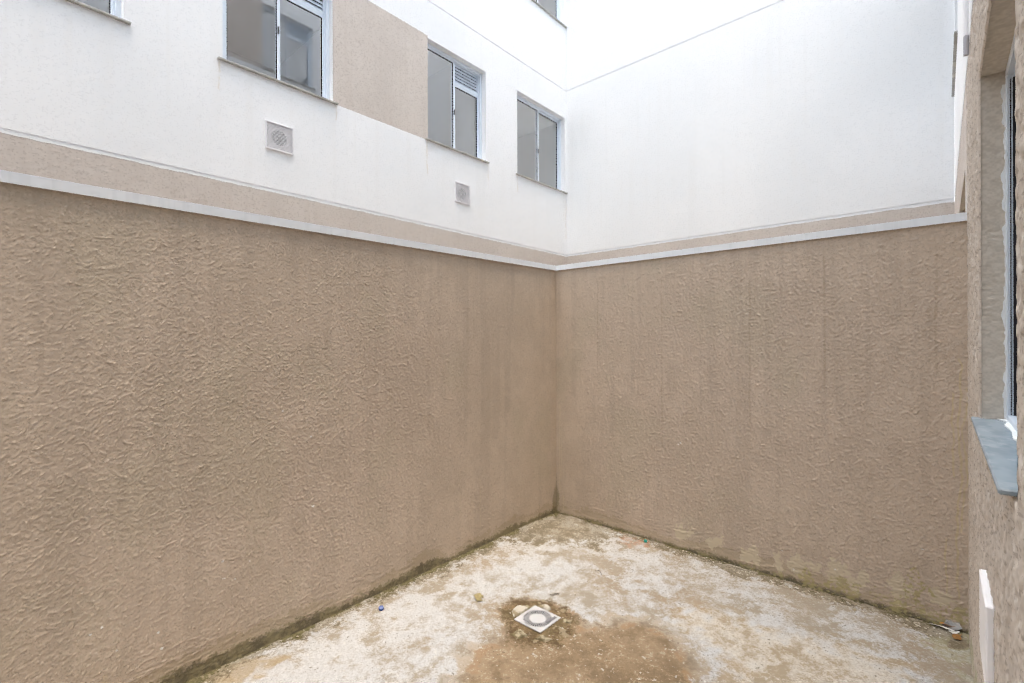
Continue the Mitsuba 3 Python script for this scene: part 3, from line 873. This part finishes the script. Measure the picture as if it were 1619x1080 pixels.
def crumple(outline, at, rot, amp, seed, thick=.0012, lift=.003):
    """A curled leaf or scrap: an outline extruded thin, refined and bent."""
    m = trimesh.creation.extrude_polygon(Polygon(outline).buffer(0), thick, engine='earcut')
    for _ in range(3):
        m = m.subdivide()
    v = m.vertices.copy()
    r = np.random.default_rng(seed)
    size = np.ptp(v[:, :2], axis=0).max()
    for _ in range(4):
        d = r.normal(size=2); d /= np.linalg.norm(d)
        v[:, 2] += amp * r.uniform(.3, .6) * np.sin((v[:, :2] @ d) / size * r.uniform(3, 8) + r.uniform(0, 6))
    c, s = math.cos(rot), math.sin(rot)
    v[:, :2] = v[:, :2] @ np.array([[c, s], [-s, c]])
    x, y = at
    v[:, 0] += x; v[:, 1] += y
    v[:, 2] += floor_z(x, y) - v[:, 2].min() + lift
    return trimesh.Trimesh(v, m.faces, process=False)


def leaf_outline(L, W, lobes=0.0, n=26):
    t = np.linspace(0, 1, n)
    w = W * np.sin(np.pi * t ** .8) * (1 + lobes * np.sin(t * 28))
    up = list(zip(L * (t - .5), w)) ; dn = list(zip(L * (t[::-1] - .5), -w[::-1] * .9))
    return up + [(L * .5 + L * .3, .001), (L * .5 + L * .3, -.001)] + dn[1:-1]


lf = thing('dry_leaf', 'curled yellowish dry leaf lying on the concrete left of the drain', 'leaf', None)
put(lf + '__blade', crumple(leaf_outline(.075, .026, .35), (-2.03, 1.975), -.9, .006, 1), 'leaf_dry', smooth=60)
put(lf + '__fold', crumple(leaf_outline(.05, .014, .3), (-2.005, 1.955), .3, .005, 2, lift=.006), 'leaf_dry', smooth=60)


def twig(pts, r):
    out = []
    for a, b_ in zip(pts[:-1], pts[1:]):
        out.append(cyl(a, b_, r, 7))
    return cat(out)


def fl(x, y, h=.003):
    return [x, y, floor_z(x, y) + h]


tag(put('twig', twig([fl(-1.685, 2.70), fl(-1.665, 2.715, .006), fl(-1.645, 2.70, .005), fl(-1.628, 2.678)], .0016), 'twig_dark'), label='thin dark curved twig on the pale concrete behind the drain', category='twig')
tag(put('twig', cat([twig([fl(-1.735, 2.27), fl(-1.715, 2.30, .005), fl(-1.70, 2.325)], .0016), twig([fl(-1.72, 2.272, .004), fl(-1.70, 2.30, .006)], .0018), twig([fl(-1.712, 2.318, .004), fl(-1.693, 2.302, .006)], .0014)]), 'twig_dark'),
    label='small black broken twig bits just behind the white floor drain', category='twig')

scr = thing('plastic_scrap', 'torn grey and white plastic scrap in the corner below the beige wall', 'plastic scrap')
ragged = lambda L, W, seed: [(L * .5 * math.cos(a) * k, W * .5 * math.sin(a) * k) for a, k in zip(np.linspace(0, 2 * math.pi, 17)[:-1], np.random.default_rng(seed).uniform(.55, 1.1, 16))]
put(scr + '__film', crumple(ragged(.12, .035, 1), (-.005, 3.355), -.25, .010, 3, lift=.004), 'film_white', smooth=50)
put(scr + '__film', crumple(ragged(.10, .05, 2), (.035, 3.375), .2, .012, 4, lift=.012), 'film_grey', smooth=50)
put(scr + '__film', crumple(ragged(.05, .03, 7), (.045, 3.33), .5, .008, 9, lift=.010), 'film_white', smooth=50)
tag(put('dry_leaf', crumple(leaf_outline(.05, .016), (.012, 3.368), .2, .006, 5, lift=.018), 'leaf_orange', smooth=60), label='small orange dry leaf on the plastic scrap in the corner', category='leaf')
tag(put('dry_leaf', crumple(leaf_outline(.06, .018), (.055, 3.30), 1.2, .006, 6, lift=.003), 'leaf_brown', smooth=60), label='brown dry leaf on the floor below the plastic scrap by the beige wall', category='leaf')


def flakes():
    r = np.random.default_rng(9)
    out = []
    for i in range(420):
        kind = r.uniform()
        if kind < .62:
            x = r.uniform(-1.9, .06); y = GB - .03 - abs(r.normal(0, .05)) - .03 * (x > -1)
        elif kind < .8:
            y = r.uniform(.6, GB - .05); x = -GA + .05 + abs(r.normal(0, .06))
        else:
            x, y = r.uniform(-2.3, .05), r.uniform(.9, GB - .05)
            if abs(x - DX) < .1 and abs(y - DY) < .1:
                continue
        s = r.uniform(.0022, .0075) * (1.3 if x > -.8 and kind < .62 else 1)
        m = trimesh.creation.icosphere(subdivisions=0, radius=1)
        m.apply_scale([s * r.uniform(.7, 1.4), s * r.uniform(.5, 1), s * r.uniform(.15, .4)])
        m.apply_transform(trimesh.transformations.random_rotation_matrix(np.array([r.uniform(0, .06), r.uniform(), r.uniform()])) if False else trimesh.transformations.rotation_matrix(r.uniform(0, 6.28), [r.normal(0, .15), r.normal(0, .15), 1]))
        m.apply_translation([x, y, floor_z(x, y) + .002])
        out.append(m)
    return cat(out)


mat('flake', lambda p, n, uv: mix((0.30, 0.25, 0.18), (0.56, 0.53, 0.48), cell_rand(p.x * 40, p.y * 40)), rough=0.8)
tag(put('plaster_crumbs', flakes(), 'flake'), kind='stuff', label='pale plaster crumbs scattered along the foot of the walls')
